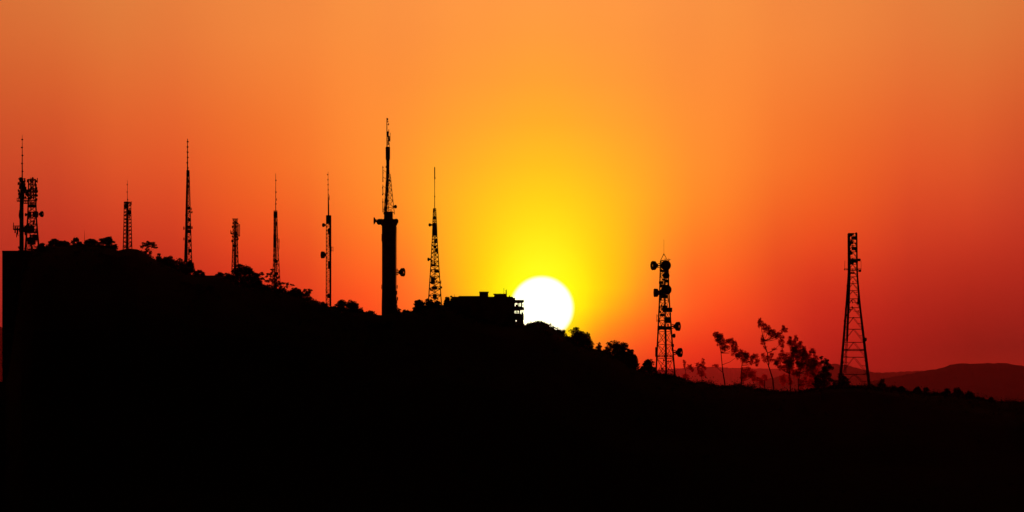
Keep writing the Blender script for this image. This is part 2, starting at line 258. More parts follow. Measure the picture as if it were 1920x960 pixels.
# ---------------------------------------------------------------- lattice towers
class Tower:
    def __init__(s, name, label, px, row, Y=YC, group='broadcast and relay towers on the hill', cat='tower'):
        s.px, s.row, s.Y, s.s = px, row, Y, K*Y; s.rng = random.Random(int(px))
        s.o = empty(name, W(px, row, Y), label, cat, group)
    def P(s, px, row, dy=0.0): return Vector(((px-s.px)*s.s, dy, (s.row-row)*s.s))
    def at(s, row):
        l = s.levels
        return interp(row, [(a, b) for a, b, c in l]), interp(row, [(a, c) for a, b, c in l])
    def legpos(s, row):
        l, r = s.at(row); h = (r-l)*.5*s.s; a, b = s.P(l, row), s.P(r, row)
        if s.n == 4: return [a+Vector((0, -h, 0)), b+Vector((0, -h, 0)), b+Vector((0, h, 0)), a+Vector((0, h, 0))]
        c = (a+b)*.5+Vector((h*s.skew, h*1.7, 0)); return [a, b, c]
    def lattice(s, levels, n=4, leg=.13, brace=.055, pitch=1.0, style='x', skew=.25, every=1, foot=10):
        """levels: (row, left, right) from the top down"""
        s.levels, s.n, s.skew = levels, n, skew
        rows = [levels[0][0]]
        while rows[-1] < levels[-1][0]-1:
            l, r = s.at(rows[-1]); rows.append(min(levels[-1][0], rows[-1]+max(4.0, (r-l)*pitch)))
        s.rows = rows
        pos = [s.legpos(r) for r in rows]
        for i in range(n):
            pts = [p[i] for p in pos]; d = pts[-1]-pts[-2]; pts.append(pts[-1]+Vector((d.x*.2, 0, -foot*s.s)))
            rr = [leg*(.8+.4*k/len(pts)) for k in range(len(pts))]
            MB().path(pts, rr, 5).build('leg', 'steel', s.o)
        b = MB()
        for k in range(len(rows)-1):
            for i in range(n):
                a0, a1, b0, b1 = pos[k][i], pos[k][(i+1) % n], pos[k+1][i], pos[k+1][(i+1) % n]
                if k % every == 0: b.bar(a0, a1, brace)
                if style == 'x': b.bar(a0, b1, brace); b.bar(a1, b0, brace)
                elif style == 'z': b.bar(a0, b1, brace) if k % 2 else b.bar(a1, b0, brace)
                else:
                    mid = (a0+a1)*.5; b.bar(mid, b0, brace); b.bar(mid, b1, brace); b.bar((mid+b0)*.5, (a0+b0)*.5, brace*.7); b.bar((mid+b1)*.5, (a1+b1)*.5, brace*.7)
        b.build('bracing', 'steel', s.o)
    def pole(s, name, pts, rads, m='steel', k=8):
        return MB().path([s.P(*p) for p in pts], rads, k).build(name, m, s.o)
    def spire(s, px, top, bot, r=.12, r0=.05, knots=4):
        mb = MB(); H = bot-top
        mb.path([s.P(px, bot+3), s.P(px, bot-H*.45), s.P(px, top)], [r, r*.7, r0], 7)
        for i in range(knots):
            q = top+H*(i+.6)/(knots+.3); p = s.P(px+s.rng.uniform(-.5, .5), q); mb.lathe(p-Vector((0, 0, .2)), (0, 0, 1), [(0, r*.6), (.1, r*1.5), (.35, r*1.5), (.45, r*.6)], 7)
            if s.rng.random() < .6: mb.bar(p, p+Vector((s.rng.choice([-1, 1])*.35, s.rng.uniform(-.2, .2), s.rng.uniform(-.1, .3))), .04)
        return mb.build('antenna_mast', 'steel', s.o)
    def panel(s, px, row, w, h, dy=-.6, name='panel_antenna', stand=None):
        """upright box, w x h px; stand = px of the tower it is clamped to"""
        o = MB().box(s.P(px, row, dy), (w*s.s, .22, h*s.s)).build(name, 'dark', s.o)
        if stand is not None:
            mb = MB()
            mb.bar(s.P(px, row, dy*.6), s.P(stand, row+1, 0), .07)
            mb.build('bracket', 'steel', o)
        return o
    def frame(s, px0, px1, r0, r1, stand, t=.07):
        mb = MB()
        for a, b in (((px0, r0), (px1, r0)), ((px0, r1), (px1, r1)), ((px0, r0-1.5), (px0, r1+1.5)), ((px1, r0-1.5), (px1, r1+1.5)),
                     ((stand, r0+2), (px0, r0+2)), ((stand, r1-2), (px0, r1-2))): mb.bar(s.P(*a, -.3), s.P(*b, -.3), t)
        return mb.build('dipole_frame', 'steel', s.o)
    def blob(s, row, h, f0=0.0, f1=1.0, dy=0.0):
        """equipment cabin inside the lattice: fractions of the width at that row"""
        l, r = s.at(row); w = r-l
        d = max(.3, w*s.s*.6)
        return MB().box(s.P(l+w*(f0+f1)/2, row, dy), ((f1-f0)*w*s.s, d, h*s.s), s.rng.uniform(-.1, .1)).build('equipment_box', 'dark', s.o)
    def clutter(s, r0, r1, n, size=(2, 4), out=1.5):
        for _ in range(n):
            row = s.rng.uniform(r0, r1); l, r = s.at(row); px = s.rng.uniform(l-out, r+out)
            w, h = s.rng.uniform(*size)*.6, s.rng.uniform(*size)*1.1
            c = s.P(px, row, s.rng.uniform(-.5, .5)); o = MB().box(c, (w*s.s, .3, h*s.s), s.rng.uniform(-.6, .6))
            o.bar(c, s.P((l+r)/2, row, 0), .06); o.build('antenna_unit', 'dark', s.o)
    def ladder(s, frac, r0=None, r1=None, w=1.2, t=.05):
        mb = MB(); r0 = r0 or s.rows[0]; r1 = r1 or s.rows[-1]; q = r0; pts = []
        while q < r1+.1:
            l, r = s.at(q); pts.append((l+(r-l)*frac, q)); q += 4
        for (a, ra), (b, rb) in zip(pts, pts[1:]):
            for e in (-w/2, w/2): mb.bar(s.P(a+e, ra, .1), s.P(b+e, rb, .1), t)
            mb.bar(s.P(a-w/2, ra, .1), s.P(a+w/2, ra, .1), t); mb.bar(s.P((a+b)/2-w/2, (ra+rb)/2, .1), s.P((a+b)/2+w/2, (ra+rb)/2, .1), t)
        return mb.build('cable_ladder', 'steel', s.o)
    def platform(s, px0, px1, row, h=3, depth=None):
        cx = (px0+px1)/2; w = (px1-px0)*s.s; d = depth or w*.8
        mb = MB().box(s.P(cx, row), (w, d, h*.45*s.s))
        for e in [-.5+i/6 for i in range(7)]:
            for yy in (-.5, .5): mb.bar(s.P(cx, row)+Vector((e*w, yy*d, 0)), s.P(cx, row-h*1.3)+Vector((e*w, yy*d, 0)), .05)
        for yy in (-.5, .5): mb.bar(s.P(px0, row-h*1.3)+Vector((0, yy*d, 0)), s.P(px1, row-h*1.3)+Vector((0, yy*d, 0)), .06)
        return mb.build('platform', 'steel', s.o)
    def dish(s, px, row, r, d, stand, kind='ring', dy=0.0, arm=.14):
        """r in px; d = facing direction; stand = px of the leg that carries it"""
        R = r*s.s; c = s.P(px, row, dy); ax = Vector(d).normalized()
        mb = MB(); k = 22
        if kind == 'drum':
            mb.lathe(c, ax, [(-.55*R, .02), (-.55*R, .55*R), (-.35*R, R*.95), (.45*R, R), (.5*R, R*.96), (.55*R, .02)], k)
        else:
            mb.lathe(c, ax, [(-.62*R, .02), (-.55*R, .35*R), (-.42*R, .62*R), (-.12*R, R*.98), (-.06*R, R*.98), (-.36*R, .6*R), (-.48*R, .33*R), (-.53*R, .02)], k)
        o = mb.build('dish_antenna', 'dark', s.o)
        if kind == 'ring':
            MB().lathe(c, ax, [(.2*R, R), (.5*R, R), (.5*R, R*.3), (.4*R, R*.3), (.4*R, R*.86), (.2*R, R*.9)], k, True).build('shroud', 'dark', o)
            st = MB(); u = ax.orthogonal().normalized(); v = ax.cross(u)
            for a in range(6):
                e = (u*math.cos(a*1.047)+v*math.sin(a*1.047))*R*.95; st.bar(c+e-ax*.1*R, c+e+ax*.3*R, .05)
            st.lathe(c, ax, [(.0, R*.97), (.06*R, R*.97), (.06*R, R*.93), (.0, R*.93)], 22, True); st.build('feed', 'steel', o)
        a = MB(); tgt = s.P(stand, row, 0)
        a.bar(c-ax*.5*R, tgt, arm); a.bar(c-ax*.4*R+Vector((0, 0, R*.3)), tgt+Vector((0, 0, .5*R)), arm*.6); a.bar(c-ax*.4*R-Vector((0, 0, R*.3)), tgt-Vector((0, 0, .5*R)), arm*.6)
        a.lathe(c-ax*.5*R, -ax, [(0, .02), (0, R*.34), (.3*R, R*.3), (.34*R, .02)], 10)
        a.build('mount', 'steel', o); return o

# 1 slim solid mast on the block at the left edge
t = Tower('antenna_mast_tower', 'stout solid mast with a tall needle, leftmost of all the towers', 40.5, 471, 1992)
t.levels = [(330, 37.5, 46), (471, 36.3, 44.8)]; t.n = 4
t.pole('shaft', [(40.5, 480), (40.5, 425), (40.6, 380), (41.2, 334)], [.68, .66, .62, .42], k=12)
t.pole('radome', [(39.8, 410), (39.6, 404), (39.8, 394)], [.62, .78, .6], 'dark', 12)
t.spire(41.7, 253, 332, .2, .05, 5)
t.platform(32, 52, 377, 4, 1.8); t.platform(25, 51, 430, 5, 1.8)
for px, row, w, h in ((37, 341, 1.6, 15), (45.5, 342, 1.8, 14), (38.5, 357, 2, 14), (44, 360, 3, 18), (48.5, 356, 2, 12), (36.5, 366, 1.5, 12), (41, 350, 4, 22), (51, 362, 1.5, 10), (25.5, 424, 1.3, 13), (39, 337, 4.5, 9), (43.5, 346, 5, 14), (37.5, 350, 3, 8), (46, 354, 3, 16), (49, 361, 3, 12), (41, 368, 9, 12), (36, 362, 2, 8), (43, 431, 14, 9), (28.5, 431, 2.5, 12), (33, 433, 3, 14), (47.5, 434, 3, 14), (31, 441, 1.5, 8), (49.5, 426, 2, 9), (35.5, 372, 1.5, 9)):
    t.panel(px, row, w, h, t.rng.uniform(-.7, .7), stand=40.5)
t.clutter(333, 374, 34, (2, 5), 3.5); t.clutter(422, 440, 7, (2, 4), 6); t.clutter(462, 470, 4, (2, 4), 4)
# 2 crowded lattice tower beside it
t = Tower('lattice_tower', 'squat lattice tower crowded with antennas right beside the solid mast, dish on its right', 60.5, 470, 2000)
t.lattice([(336, 53.5, 66.5), (375, 53, 67), (408, 52, 68), (470, 47.5, 73)], 4, .15, .08, .75)
for px, row, w, h in ((53, 350, 1.2, 28), (58, 346, 1.6, 26), (61.5, 340, 2, 16), (66, 342, 2, 12), (70, 338, 1.5, 9), (63, 362, 2.2, 22), (68, 356, 1.4, 22), (51, 362, 2, 14), (56.5, 365, 3, 18)):
    t.panel(px, row, w, h, t.rng.uniform(-.7, .7), stand=60)
t.platform(44, 68, 381, 4, 2.2); t.platform(48, 70, 436, 5, 2.4)
t.blob(403, 10, 0, .45); t.blob(402, 11, .6, 1.2); t.blob(386, 6, .1, .9); t.blob(430, 14, -.1, .7); t.blob(452, 13, .1, .8); t.blob(445, 10, .55, 1)
t.clutter(333, 380, 34, (2.5, 5), 3); t.clutter(415, 466, 22, (2.5, 6), 1.2); t.clutter(395, 410, 5, (2, 4), 1)
t.dish(77.5, 401.5, 5.6, (.95, -.32, 0), 68, 'ring'); t.dish(48.5, 402.5, 3, (-1, -.3, 0), 53, 'drum')
t.ladder(.35, w=2)
# thin whip further right
t = Tower('whip_antenna', 'hair thin whip pole standing among the umbrella trees at left', 158.5, 456, 2004, None, 'antenna')
t.pole('whip', [(158.5, 462), (158.5, 445), (158.4, 432)], [.09, .06, .03]); t.pole('base_clamp', [(158.5, 459), (158.5, 455)], [.18, .18])
# 3 short tower with thick centre pole
t = Tower('lattice_tower', 'short parallel sided lattice tower with a thick centre pole on the rounded knoll', 239, 470, 2000)
t.lattice([(379, 232.8, 245.2), (420, 232.3, 246), (470, 230.8, 247.4)], 4, .075, .06, .5)
t.pole('centre_pole', [(238.6, 474), (238.6, 420), (238.8, 384)], [.4, .36, .3]); t.spire(238.9, 338, 384, .1, .04, 3)
t.blob(386, 9, .1, .62); t.blob(398, 8, .55, .95); t.blob(379.5, 3, 0, .7); t.clutter(380, 404, 6, (1.8, 3.2), .6); t.clutter(404, 466, 12, (1.5, 2.8), -2)
t.frame(243.5, 246.8, 379, 383, 240); t.panel(246.7, 458, 2, 6, stand=243); t.ladder(.52, w=1.4)
# 4 tall slender tower
t = Tower('lattice_tower', 'tall slender lattice tower with a dark left side and a long thick needle, leftmost slope', 352.5, 490, 2000)
t.lattice([(320, 350.2, 354.8), (380, 348.8, 356.4), (450, 347.4, 358.2), (492, 346.4, 359.6)], 3, .13, .07, .95, skew=-.45)
t.spire(351.6, 260, 322, .2, .1, 6); t.blob(325, 12, -.1, 1.05); t.blob(340, 6, .3, 1); t.blob(350, 5, .1, .8)
for r0 in (390, 397, 412, 426, 434, 452, 470): t.blob(r0, t.rng.uniform(3, 7), t.rng.uniform(.3, .6), 1.05)
t.pole('feeder_bundle', [(347.6, 492), (348.6, 450), (349.8, 400), (350.8, 345)], [.42, .36, .26, .16], 'dark', 6)
for px, row, w, h, st in ((345, 428, 2, 6, 348), (345, 448, 1.6, 5, 348), (360, 398, 2.2, 4, 356), (360.2, 427, 2, 5, 357), (359, 392, 1.2, 5, 356)): t.panel(px, row, w, h, stand=st)
t.clutter(330, 480, 22, (1.6, 3.4), .6)
# 5 stub tower above the big tree
t = Tower('lattice_tower', 'stubby narrow lattice tower with a top bar rising behind the biggest round tree', 441, 500, 2006)
t.lattice([(412, 437, 444.8), (450, 436.6, 445.2), (500, 434.8, 446.8)], 3, .13, .07, .8, skew=.1)
t.pole('feeder_bundle', [(440, 505), (440.5, 460), (440.5, 415)], [.26, .24, .18], 'dark', 6)
t.platform(435.8, 446.4, 411.5, 1.2, .8); t.frame(447, 449.4, 422, 442, 444, .12); t.panel(435, 452, 2, 5, stand=438); t.panel(446.6, 448, 2, 4, stand=443)
for r0 in (417, 425, 436, 448, 461, 480): t.blob(r0, t.rng.uniform(3, 6), t.rng.uniform(-.1, .4), t.rng.uniform(.6, 1.0))
t.panel(433.4, 437, 2.4, 4, stand=438); t.panel(432.6, 434, 1, 5, stand=438); t.clutter(412, 475, 18, (1.8, 4), 2.2)
# 6
t = Tower('lattice_tower', 'thin lattice tower with a hair fine needle rising from open leafy trees', 517.5, 536, 2002)
t.lattice([(395, 513.4, 519.6), (440, 513.2, 520.5), (480, 512.6, 522.4), (540, 511, 525.6)], 3, .1, .06, .95, skew=0)
t.spire(517, 325, 398, .13, .06, 3); t.blob(402, 9, -.05, 1.05); t.blob(452, 24, -.05, .55); t.blob(490, 5, .1, .8); t.blob(420, 8, .5, .9); t.blob(513, 5, .3, .8)
t.pole('feeder_bundle', [(515, 540), (515.5, 470), (515, 400)], [.2, .2, .16], 'dark', 6)
t.frame(521.2, 523.6, 449, 466, 519.5); t.panel(523.4, 452, 1.2, 7, stand=520); t.panel(518.8, 374, .7, 5, stand=517.2); t.clutter(398, 525, 18, (1.5, 3), .4)
# 7
t = Tower('lattice_tower', 'straight sided lattice tower with two dark drum dishes on its left side', 616, 570, 2000)
t.lattice([(404, 611.8, 620.6), (470, 611.6, 620.6), (574, 611.4, 620.4)], 4, .1, .06, .8)
t.pole('feeder_bundle', [(619, 574), (619, 500), (618.7, 405)], [.2, .22, .22], 'dark', 6)
t.spire(615.2, 322, 372, .11, .04, 5); t.pole('mast_foot', [(616, 408), (615.8, 385), (615.4, 368)], [.24, .22, .14])
t.blob(412, 16, .1, .95); t.blob(434, 9, .3, 1.05); t.blob(452, 20, .55, 1.05); t.blob(497, 14, .4, .95); t.blob(555, 8, .2, .9)
t.dish(606.8, 422, 3.6, (-1, -.5, 0), 612, 'drum'); t.dish(605.8, 478, 6.6, (-1, -.3, 0), 612, 'drum')
t.panel(617.6, 371, .9, 9, stand=615.5); t.frame(621.5, 624.5, 464, 470, 619.5); t.clutter(404, 566, 18, (1.4, 3), .3)
# 8 concrete tower
t = Tower('concrete_tower', 'tallest tower, a thick black concrete column topped by a tapering lattice mast', 729.5, 590, 2004)
t.levels = [(327, 724.3, 732), (400, 720, 739.6)]; t.n = 4
MB().lathe(t.P(729.5, 600), (0, 0, 1), [(0, .02), (0, 2.26), (30*t.s, 2.24), (60*t.s, 2.14), (150*t.s, 2.14), (178*t.s, 2.2), (178*t.s, .02)], 32).build('shaft', 'concrete', t.o)
MB().lathe(t.P(729.5, 423), (0, 0, 1), [(0, .02), (0, 2.3), (2*t.s, 2.5), (12*t.s, 2.5), (12*t.s, 2.3), (13*t.s, .02)], 32).build('ring_deck', 'concrete', t.o)
MB().lathe(t.P(728.3, 411), (0, 0, 1), [(0, .02), (0, 1.36), (14*t.s, 1.3), (14*t.s, .02)], 24).build('head_drum', 'concrete', t.o)
t.platform(720.5, 736, 401, 2.5, 2.0)
t.lattice([(327, 724.3, 732), (360, 722.6, 735), (400, 719.6, 739.4)], 3, .1, .055, .8, skew=-.2, foot=2)
t.pole('feeder_bundle', [(723, 402), (725.2, 360), (727, 325)], [.34, .32, .3], 'dark', 6)
for r0, h, a, b in ((331, 6, 0, .7), (345, 9, .05, .55), (357, 8, .1, .5), (378, 12, .05, .35), (392, 8, .05, .3), (338, 3, .2, .9)): t.blob(r0, h, a, b)
MB().lathe(t.P(727.2, 327), (0, 0, 1), [(0, .02), (0, .58), (10*t.s, .48), (27*t.s, .52), (28*t.s, .66), (50*t.s, .7), (52*t.s, .55), (52*t.s, .02)], 10).build('antenna_array', 'dark', t.o)
for q in range(277, 325, 6): t.panel(727.2+t.rng.uniform(-2, 2), q, 5, 3.5, -.3, 'array_element')
tt = t; t.pole('top_pole', [(725.6, 276), (725.5, 250), (725.4, 221)], [.16, .14, .12])
for px, row, w, h in ((727.5, 252, 3, 10), (729, 259, 3.5, 8), (731.5, 256, 1, 14), (728, 267, 2.2, 8), (730.5, 263, 2.5, 5), (726.2, 223.5, 3, 4), (728.6, 233, 1.4, 4), (727.4, 228, 1.4, 3), (729, 246, 1, 7), (730, 271, 1, 8)): t.panel(px, row, w, h, t.rng.uniform(-.3, .3), stand=725.6)
for r0, r1 in ((311, 341), (346, 366), (372, 398)):
    t.pole('whip', [(717.9, r1), (717.8, r0)], [.13, .08])
for q in (319, 332, 349, 362, 378, 392): t.pole('arm', [(718, q), (724.5, q+4)], [.07, .07])
for q in (314, 324, 340, 352, 365, 379): t.panel(717.6+t.rng.uniform(-.6, .6), q, 1.8, 2.6, 0)
t.dish(741.3, 387.5, 3.4, (1, -.5, .1), 737, 'drum'); t.dish(700.5, 414, 7.2, (-1, -.12, 0), 716, 'open', arm=.1)
t.dish(712, 416, 5.6, (-.6, -.8, 0), 717, 'drum'); t.dish(742, 415, 5, (.7, -.7, 0), 738, 'drum')
t.dish(753.6, 510.5, 8, (.93, -.35, 0), 743, 'ring', arm=.2); t.frame(743.5, 745.5, 505, 515, 742)
for q in (538, 549, 560, 566, 575, 583): t.panel(744.5+t.rng.uniform(-.6, .9), q, 2, t.rng.uniform(4, 8), stand=742)
t.panel(716, 446, 1.2, 14, -.4); t.panel(715.6, 538, 1, 8, -.4); t.pole('ladder_rail', [(743.9, 590), (743.8, 520), (743.6, 425)], [.06, .06, .06])
# 9
t = Tower('lattice_tower', 'tapering lattice tower with a long needle just left of the flat roofed building', 815, 567, 2000)
t.lattice([(391, 812.4, 817.2), (430, 811, 819), (445, 810.6, 819.4), (500, 807.5, 822.8), (570, 803, 827.6)], 4, .13, .065, .62)
t.spire(815, 313, 393, .12, .1, 2); t.pole('mast_collar', [(815, 336), (815, 314)], [.15, .15]); t.blob(395, 8, .05, .4); t.blob(432, 20, .1, 1); t.blob(408, 5, .1, .9); t.blob(420, 4, 0, .9)
for r0, h, a, b in ((452, 8, .4, .9), (463, 5, .3, .8), (497, 4, .1, .6), (508, 6, .5, .9), (526, 13, .1, .5), (540, 6, .25, .7), (556, 9, .35, .65), (470, 6, .6, 1)): t.blob(r0, h, a, b)
t.dish(806.2, 421.7, 3, (-1, -.6, 0), 811, 'drum'); t.dish(803.5, 486.3, 3.2, (-1, -.2, 0), 808, 'drum'); t.panel(827.6, 539, 3, 4, stand=825); t.panel(826.6, 529, 1.2, 6, stand=824)
t.clutter(440, 562, 30, (1.6, 4), .1); t.ladder(.5, w=1.6)
# 10 relay tower right of the sun
t = Tower('relay_tower', 'relay tower hung with round dishes to the right of the sun', 1247.5, 706, 1996)
t.lattice([(489, 1238.3, 1252.4), (560, 1236.5, 1254.5), (640, 1232.8, 1260), (706, 1229.6, 1265.5)], 3, .24, .085, .95, skew=.12)
t.spire(1244.8, 449, 477, .045, .035, 0)
mb = MB()
for a, b in (((1244.8, 475.5), (1238.3, 489)), ((1244.8, 475.5), (1251, 487)), ((1238.5, 488.5), (1252.5, 487)), ((1250, 490), (1257, 486)), ((1247, 484), (1247.5, 492)), ((1254, 484.5), (1254.5, 490))): mb.bar(t.P(*a), t.P(*b), .09)
mb.build('top_frame', 'steel', t.o)
t.dish(1227, 498, 8.6, (-.9, -.42, 0), 1238, 'ring', arm=.22); t.dish(1247.8, 498, 9.4, (.2, -1, 0), 1246, 'drum', -1.6); t.dish(1248.5, 517, 6.2, (.3, -1, 0), 1246, 'drum', -1.4)
t.dish(1230.2, 549, 8, (-1, -.12, 0), 1238, 'drum', arm=.3); t.dish(1248.8, 543.5, 9.5, (.25, -1, 0), 1246, 'drum', -1.5); t.dish(1243, 549, 6.5, (-.2, -1, 0), 1244, 'drum', -1)
t.dish(1269.6, 612, 8.6, (.92, -.38, 0), 1258, 'ring', arm=.24); t.dish(1273.6, 661, 8.6, (.94, -.34, 0), 1262, 'ring', arm=.24); t.dish(1263.5, 629.5, 4, (1, -.4, 0), 1258, 'drum')
for r0, h, a, b in ((508, 4, 0, 1), (527, 6, .5, 1), (530, 5, -.1, .4), (536, 6, 0, .5), (556, 6, 0, .9), (581, 8, .35, 1.2), (575, 4, .3, .8), (600, 11, .5, .95), (615, 6, .05, .95), (591, 4, .1, .5)): t.blob(r0, h, a, b)
t.frame(1231.4, 1234.6, 591, 602, 1236); t.panel(1261.5, 648, 4, 6, stand=1259); t.panel(1260, 655, 2, 6, stand=1259); t.panel(1254.5, 582, 5, 6, stand=1250); t.panel(1229.8, 660, 2.6, 18, stand=1232)
t.platform(1231.5, 1262, 669, 2.2, 3.5); t.clutter(500, 615, 26, (2.5, 5), .3); t.clutter(625, 700, 9, (2, 4), .3)
t.pole('feeder_bundle', [(1249.2, 710), (1248.8, 665), (1248, 615)], [.3, .3, .28], 'dark', 6); t.pole('feeder_line', [(1247.6, 615), (1247, 500)], [.16, .16], 'dark', 6)
# 11 right hand tower
t = Tower('lattice_tower', 'wide legged lattice tower with an open flat top, rightmost of all the towers', 1602, 727, 1990)
t.lattice([(438, 1590.3, 1606.2), (512, 1590.8, 1607), (570, 1587, 1611.8), (640, 1581.5, 1620), (728, 1574, 1630.3)], 4, .21, .06, .72, 'k')
t.pole('feeder_bundle', [(1588.5, 640), (1591.4, 570), (1593.4, 512), (1593, 440)], [.24, .32, .28, .2], 'dark', 6)
t.ladder(.16, 520, 700, 3, .07)
for r0, h, a, b in ((440, 6, 0, .5), (446, 5, .35, 1), (455, 5, 0, .6), (466, 6, .4, 1), (475, 5, .1, .5), (489, 7, .2, 1.1), (492, 6, 0, .6), (512, 3, 0, .7), (440, 8, .85, 1.05)): t.blob(r0, h, a, b)
t.platform(1583, 1614, 506, 1.6, 1.6); t.pole('whip', [(1584, 507), (1584, 489)], [.07, .05]); t.pole('whip', [(1614.5, 507), (1614.5, 489)], [.07, .05])
t.panel(1610.5, 487.5, 6, 5, stand=1606); t.panel(1612, 508, 5, 4, stand=1606); t.panel(1605, 443, 2, 14, -.9)
t.dish(1622.5, 636.5, 3.4, (1, -.5, 0), 1619, 'drum')
t.clutter(438, 500, 22, (1.8, 3.6), .2); t.clutter(520, 600, 10, (2, 3.5), 0); [t.panel(1590.8-(q-520)*.075+t.rng.uniform(-1.2, 1.2), q, t.rng.uniform(2, 4), t.rng.uniform(4, 8), stand=1591) for q in range(525, 690, 11)]
t.platform(1581.5, 1620.5, 657.5, 2, 6); t.panel(1608.6, 565, 2.4, 12, stand=1610); t.panel(1609.4, 558, 2, 10, stand=1610)
for q in (640, 675, 700, 715): t.panel(1619+(q-640)*.12, q, 2.4, 7, stand=1620)

# ---------------------------------------------------------------- buildings
def bld(name, label, px, row, Y, cat='building'):
    t = Tower(name, label, px, row, Y, None, cat); return t
def slab(mb, t, p0, p1, r0, r1, d, dy=0.0):
    return mb.box(t.P((p0+p1)/2, (r0+r1)/2, dy), ((p1-p0)*t.s, d, (r1-r0)*t.s))
b = bld('block_building', 'tall black block with a straight left wall and flat roof, under the leftmost mast', 38, 770, 1987)
slab(MB(), b, 7.5, 76, 474, 790, 14).build('wall', 'plaster', b.o)
mb = MB(); slab(mb, b, 7.3, 76.4, 471.4, 473.9, 14.4); mb.build('roof', 'concrete', b.o)
mb = MB(); slab(mb, b, 34, 50, 469.4, 471.3, 3); mb.build('mast_plinth', 'concrete', b.o)
b = bld('low_building', 'low flat roofed hut half buried in trees below the tall slender tower', 385, 530, 1990)
slab(MB(), b, 362, 417, 519.4, 545, 8).build('wall', 'plaster', b.o); slab(MB(), b, 360.5, 418, 517.3, 519.3, 8.8).build('roof', 'concrete', b.o)
b = bld('flat_roofed_building', 'wide flat roofed building in front of the sun, its right end open balconies', 908, 615, 1996)
mb = MB(); slab(mb, b, 845, 962.5, 560, 640, 13); mb.build('wall', 'plaster', b.o)
mb = MB(); slab(mb, b, 847, 962, 557.2, 559.9, 12.6); slab(mb, b, 860, 899, 555.8, 557.1, 12); mb.build('roof', 'concrete', b.o)
mb = MB(); slab(mb, b, 899, 915.5, 548.6, 557.1, 5); slab(mb, b, 898.6, 916.6, 547.2, 548.5, 5.5); mb.build('water_tank_room', 'concrete', b.o)
mb = MB(); slab(mb, b, 926.5, 950, 552.4, 557.1, 6); slab(mb, b, 925, 950.6, 551.2, 552.3, 6.4); mb.build('stair_room', 'concrete', b.o)
b.pole('rooftop_antenna', [(949.2, 557), (949.2, 550), (949, 543)], [.2, .16, .13]); b.pole('rooftop_antenna', [(944.8, 552), (944.8, 539.5)], [.06, .05])
b.pole('rooftop_antenna', [(955.3, 558), (955.5, 554)], [.2, .12]); b.pole('rooftop_antenna', [(851.8, 559), (851.8, 552)], [.08, .05]); b.panel(846, 556.2, 4, 3.5, 0, 'roof_vent')
# open balcony end: slabs, columns and railings the light passes through
def piece(name, lst, d, m='concrete'):
    for p0, p1, r0, r1 in lst: slab(MB(), b, p0, p1, r0, r1, d).build(name, m, b.o)
piece('balcony_slab', ((961.5, 982.4, 562.6, 567.2), (961.5, 982.7, 576, 581.4), (961.5, 982.2, 589.3, 600.2), (961.5, 982, 603, 609.2), (961.5, 982, 611.2, 640)), 4.5)
piece('balcony_slab', ((953, 966, 558.4, 562.5),), 4.4)
piece('balcony_column', ((961.5, 965.6, 567.3, 575.9), (966.6, 968, 567.3, 575.9), (969.8, 972.8, 567.3, 575.9), (973.9, 975.4, 567.3, 575.9), (976.6, 979.2, 567.3, 575.9),
   (961.5, 965.2, 581.5, 589.2), (966.6, 968.8, 581.5, 589.2), (970, 971.8, 581.5, 589.2), (973, 975.6, 581.5, 589.2), (977.6, 978.6, 581.5, 589.2), (980.2, 981.2, 581.5, 589.2),
   (961.5, 966.9, 600.3, 602.9), (968.5, 981.4, 600.3, 602.9), (961.5, 967.1, 609.3, 611.1), (968.2, 981.4, 609.3, 611.1)), 3.6)
piece('railing', ((961.5, 980, 567.3, 568.2), (961.5, 977, 574.6, 575.9), (968, 969.8, 571.5, 574.6), (979.2, 982, 571, 572.6), (961.5, 976, 581.5, 582.6), (961.5, 977, 587.6, 589.2), (966, 975, 585, 585.8), (978.6, 980.2, 585.6, 589.2)), 1.2, 'steel')

